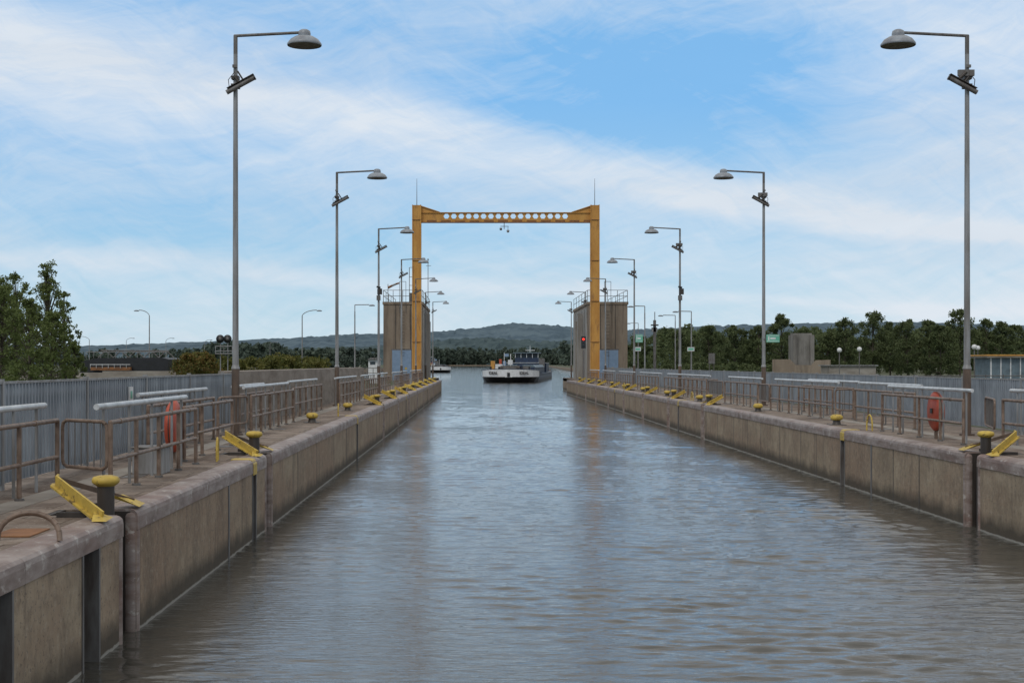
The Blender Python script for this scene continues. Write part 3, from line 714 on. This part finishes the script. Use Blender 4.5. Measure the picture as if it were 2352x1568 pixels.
for i in range(20):
    px=1480+R.rand()*280; Y=140+R.rand()*60; it.append((PX(px,Y),Y,PZ(842-8*R.rand(),Y)-1.2,1.4))
mass('shrub_hedge',it,'leaf',.13,500)
for px,top,r,Y,sh in [(-50,640,2.0,72,'round'),(35,630,1.35,74,'round'),(104,600,1.55,76,'cone'),(150,668,.95,78,'round'),(0,660,1.4,68,'round'),(70,690,1.2,66,'round'),(120,720,1.3,72,'round'),(-5,625,1.5,80,'round'),(172,790,.7,78,'round')]:
    tree('poplar_tree',PX(px,Y),Y,PZ(top,Y)-1.25,r,120 if r>1.1 else 70,6000 if r>1.1 else 3000,'leaf2',sh,.058,.06,bf=.58)
for px,top,r,Y in [(1795,722,2.1,180),(1740,752,2.2,184),(1690,748,2.4,185),(1630,750,2.4,190),(1560,760,2.4,195),(1940,735,2.3,182),(2005,716,2.4,186),(2085,738,2.6,178),(2135,736,2.3,182),(2205,712,2.4,180),(2265,735,2.3,184),(2335,748,2.2,190),(1855,775,2.0,190),(1900,765,2.2,184),(2045,742,2.3,190),(2160,750,2.3,176),(2300,740,2.2,180)]:
    tree('deciduous_tree',PX(px,Y),Y,PZ(top,Y)-1.25,r,60,6000,'leaf','round',.13,.06,bf=.75)

# ---------------- right-side structures ----------------
Y=150.
b=B(); b.box(PX(1825,Y),PX(1865,Y),Y,Y+2,1.2,PZ(765,Y),'greyconc'); b.box(PX(1821,Y),PX(1830,Y),Y-.3,Y+2.1,1.2,PZ(769,Y),'greyconc')
b.box(PX(1860,Y),PX(1869,Y),Y-.3,Y+2.1,1.2,PZ(769,Y),'greyconc')
b.prof([(PX(1772,Y),1.2),(PX(1772,Y),PZ(825,Y)),(PX(1812,Y),PZ(825,Y)),(PX(1824,Y),PZ(838,Y)),(PX(1862,Y),PZ(838,Y)),(PX(1872,Y),PZ(827,Y)),(PX(1904,Y),PZ(826,Y)),(PX(1904,Y),1.2)],Y-.7,Y-.35,'tower')
b.done('concrete_pylon_monument')
for px,py,Y in [(1928,804,110),(1974,802,110),(2238,797,100),(2246,799,112)]:
    b=B(); x=PX(px,Y); zt_=PZ(py,Y); b.cyl((x,Y,1.2),(x,Y,zt_),.04,'gsteel'); b.lathe((x,Y,zt_),[(.0,.2),(.13,.15),(.19,.03),(.17,-.1),(.08,-.17),(0,-.18)],'white',14); b.done('globe_street_lamp')
Y=90.; b=B()
xa,xb=PX(2272,Y),PX(2460,Y); z0,z1=1.2,PZ(814,Y)
b.box(xa+.1,xb,Y,Y+3,z0,z0+.5,'conc'); b.box(xa+.12,xb,Y+.05,Y+2.9,z0+.5,z1-.2,'teal')
for i in range(9): b.box(xa+.1+i*.62,xa+.16+i*.62,Y-.003,Y+.08,z0+.5,z1-.2,'white')
b.box(xa-.25,xb,Y-.3,Y+3.2,z1-.09,z1,'orange'); b.box(xa-.2,xb,Y-.25,Y+3.1,z1-.2,z1-.09,'conc')
b.done('control_shelter')
b=B(); b.box(PX(1905,120),PX(2012,120),120,123,1.2,PZ(840,120),'conc'); b.box(PX(1900,120),PX(2016,120),119.8,123.2,PZ(840,120),PZ(838,120),'pole'); b.done('low_service_building')
b=B()
for zz in (1.6,1.95,2.3): b.cyl((14.5,60,zz),(30,62,zz),.02,'gsteel')
for i in range(20): b.cyl((14.5+i*.8,60+i*.1,1.2),(14.5+i*.8,60+i*.1,2.35),.02,'gsteel')
b.done('mesh_fence')
def pole_light(px,top,Y,arm,curved=True):
    b=B(); x=PX(px,Y); zt_=PZ(top,Y); b.cyl((x,Y,1.2),(x,Y,zt_-.6),.07,'pole',.05)
    a=arm/F*Y; p=[(x,Y,zt_-.6)]
    for t in range(1,7):
        u=t/6; p.append((x+a*(u**1.6 if curved else u),Y,zt_-.6+.6*math.sin(u*math.pi/2) if curved else zt_-.0))
    if not curved: p=[(x,Y,zt_-.6),(x,Y,zt_),(x+a,Y,zt_+.02)]
    b.tube(p,.04,'pole',6); e=p[-1]; s=1 if arm>0 else -1
    b.lathe((e[0]+s*.25,Y,e[2]-.08),[(0,.1),(.15,.08),(.3,0),(.25,-.05),(0,-.06)],'lamp',10); b.done('street_light')
for a in [(343,712,150,-24),(694,712,150,34),(815,700,130,33,False),(290,776,300,14),(381,776,290,14),(470,780,280,12),(205,772,240,-22),(1481,703,125,-26,False),(1588,715,130,-30,False),(1551,724,150,-28,False),(1466,742,190,-18,False),(620,785,320,14)]:
    pole_light(*a)
b=B(); Y=140; x=PX(1504,Y); b.box(x-.13,x+.13,Y,Y+.25,1.2,PZ(735,Y),'gsteel'); b.box(x-.35,x+.35,Y-.2,Y+.4,PZ(748,Y),PZ(745,Y),'dsteel'); b.cyl((x,Y,PZ(735,Y)),(x,Y,PZ(716,Y)),.04,'gsteel'); b.box(x-.3,x+.25,Y,Y+.3,PZ(762,Y),PZ(752,Y),'pole'); b.done('radar_mast')
for px,py,w_,Y in [(1465,801,14,118),(1587,801,16,115)]:
    b=B(); x=PX(px,Y); K=Y/F; b.box(x-w_/2*K,x+w_/2*K,Y,Y+.03,PZ(py+5,Y),PZ(py-4,Y),'white'); b.box(x-w_/2*K+.06,x+w_/2*K-.06,Y-.004,Y,PZ(py+3,Y),PZ(py-2,Y),'green'); b.cyl((x,Y+.05,1.2),(x,Y+.05,PZ(py,Y)),.03,'gsteel'); b.done('green_notice_sign')
b=B(); Y=125; x=PX(1635,Y); b.box(x-.28,x+.28,Y,Y+.05,PZ(835,Y),PZ(811,Y),'gsteel'); b.cyl((x-.2,Y+.1,1.2),(x-.2,Y+.1,PZ(811,Y)),.03,'gsteel'); b.cyl((x+.2,Y+.1,1.2),(x+.2,Y+.1,PZ(811,Y)),.03,'gsteel'); b.done('information_board')
# ---------------- left-side structures ----------------
Y=100.; b=B(); x0,x1=PX(186,Y),PX(388,Y)
b.prof([(x0,1.2),(x0-.1,PZ(830,Y)),(x0+1.2,PZ(822,Y)),(x1-.5,PZ(821,Y)),(x1,PZ(825,Y)),(x1-.3,1.2)],Y,Y+8,'black')
b.box(x0+.8,x0+3.6,Y-.5,Y-.1,PZ(850,Y),PZ(843,Y),'rust'); b.box(x0+.8,x0+3.6,Y-.5,Y-.1,PZ(843,Y)+.003,PZ(842,Y)+.02,'dsteel')
for u in np.linspace(0,1,12):
    xx=x0+.3+(x1-x0-.5)*u; zz=PZ(822,Y); b.cyl((xx,Y+.2,zz),(xx,Y+.2,zz+.42),.02,'pole',n=6)
b.cyl((x0+.3,Y+.2,PZ(822,Y)+.42),(x1-.2,Y+.2,PZ(822,Y)+.42),.022,'pole')
for i in range(5):
    a=x0+.4+i*1.1; b.cyl((a,Y+3,PZ(821,Y)),(a+.55,Y+3,PZ(804,Y)),.04,'gsteel'); b.cyl((a+.55,Y+3,PZ(804,Y)),(a+1.1,Y+3,PZ(821,Y)),.04,'gsteel')
b.cyl((x0+.6,Y+3,PZ(804,Y)),(x0+5.5,Y+3,PZ(805,Y)),.05,'gsteel')
for i in range(7): b.cyl((x0+.8+i*.42,Y-.55,PZ(845,Y)),(x0+.8+i*.42,Y-.55,PZ(836,Y)),.015,'white',n=5)
b.cyl((x0+.8,Y-.55,PZ(837,Y)),(x0+3.6,Y-.55,PZ(837,Y)),.02,'white'); b.done('black_steel_lock_gate')
b=B(); Y=95.; b.box(PX(235,Y),PX(640,Y),Y,Y+1,1.2,PZ(852,Y),'conc'); b.box(PX(-300,Y),PX(240,Y),Y+1.2,Y+2,1.2,PZ(856,Y),'conc'); b.done('pale_coping_wall')
b=B(); Y=85.; xc=PX(514,Y)
for dx in (-.22,.22):
    b.lathe((xc+dx,Y,PZ(778,Y)),[(0,-.02),(.24,-.02),(.25,.02),(.15,.08),(0,.08)],'black',20,'y'); b.lathe((xc+dx,Y-.03,PZ(778,Y)),[(0,-.03),(.08,-.01),(.09,0)],'gsteel',12,'y'); b.cyl((xc+dx,Y+.1,1.2),(xc+dx,Y+.1,PZ(778,Y)),.03,'pole')
for zz in (795,806,812): b.cyl((xc-.5,Y,PZ(zz,Y)),(xc+.5,Y,PZ(zz,Y)),.025,'pole')
for dx in (-.5,0,.5): b.cyl((xc+dx,Y,PZ(812,Y)),(xc+dx,Y,PZ(795,Y)),.02,'pole')
b.box(xc-.5,xc+.5,Y-.1,Y+.4,PZ(813,Y),PZ(812,Y),'gsteel'); b.done('canal_signal_frame')
b=B()
for zz in (1.7,2.1,2.5): b.cyl((PX(560,110),110,zz),(PX(880,110),110,zz),.025,'gsteel')
for i in range(24): b.cyl((PX(560+i*13.5,110),110,1.2),(PX(560+i*13.5,110),110,2.5),.025,'gsteel',n=6)
b.done('pipe_fence')
Y=115; b=B(); b.box(PX(846,Y),PX(868,Y),Y,Y+3,1.2,PZ(826,Y),'white'); b.prof([(PX(843,Y),PZ(826,Y)),(PX(852,Y),PZ(821,Y)),(PX(866,Y),PZ(821,Y)),(PX(872,Y),PZ(826,Y))],Y-.2,Y+3.2,'gsteel'); b.box(PX(850,Y),PX(862,Y),Y-.02,Y,PZ(837,Y),PZ(830,Y),'glass'); b.done('small_white_kiosk')
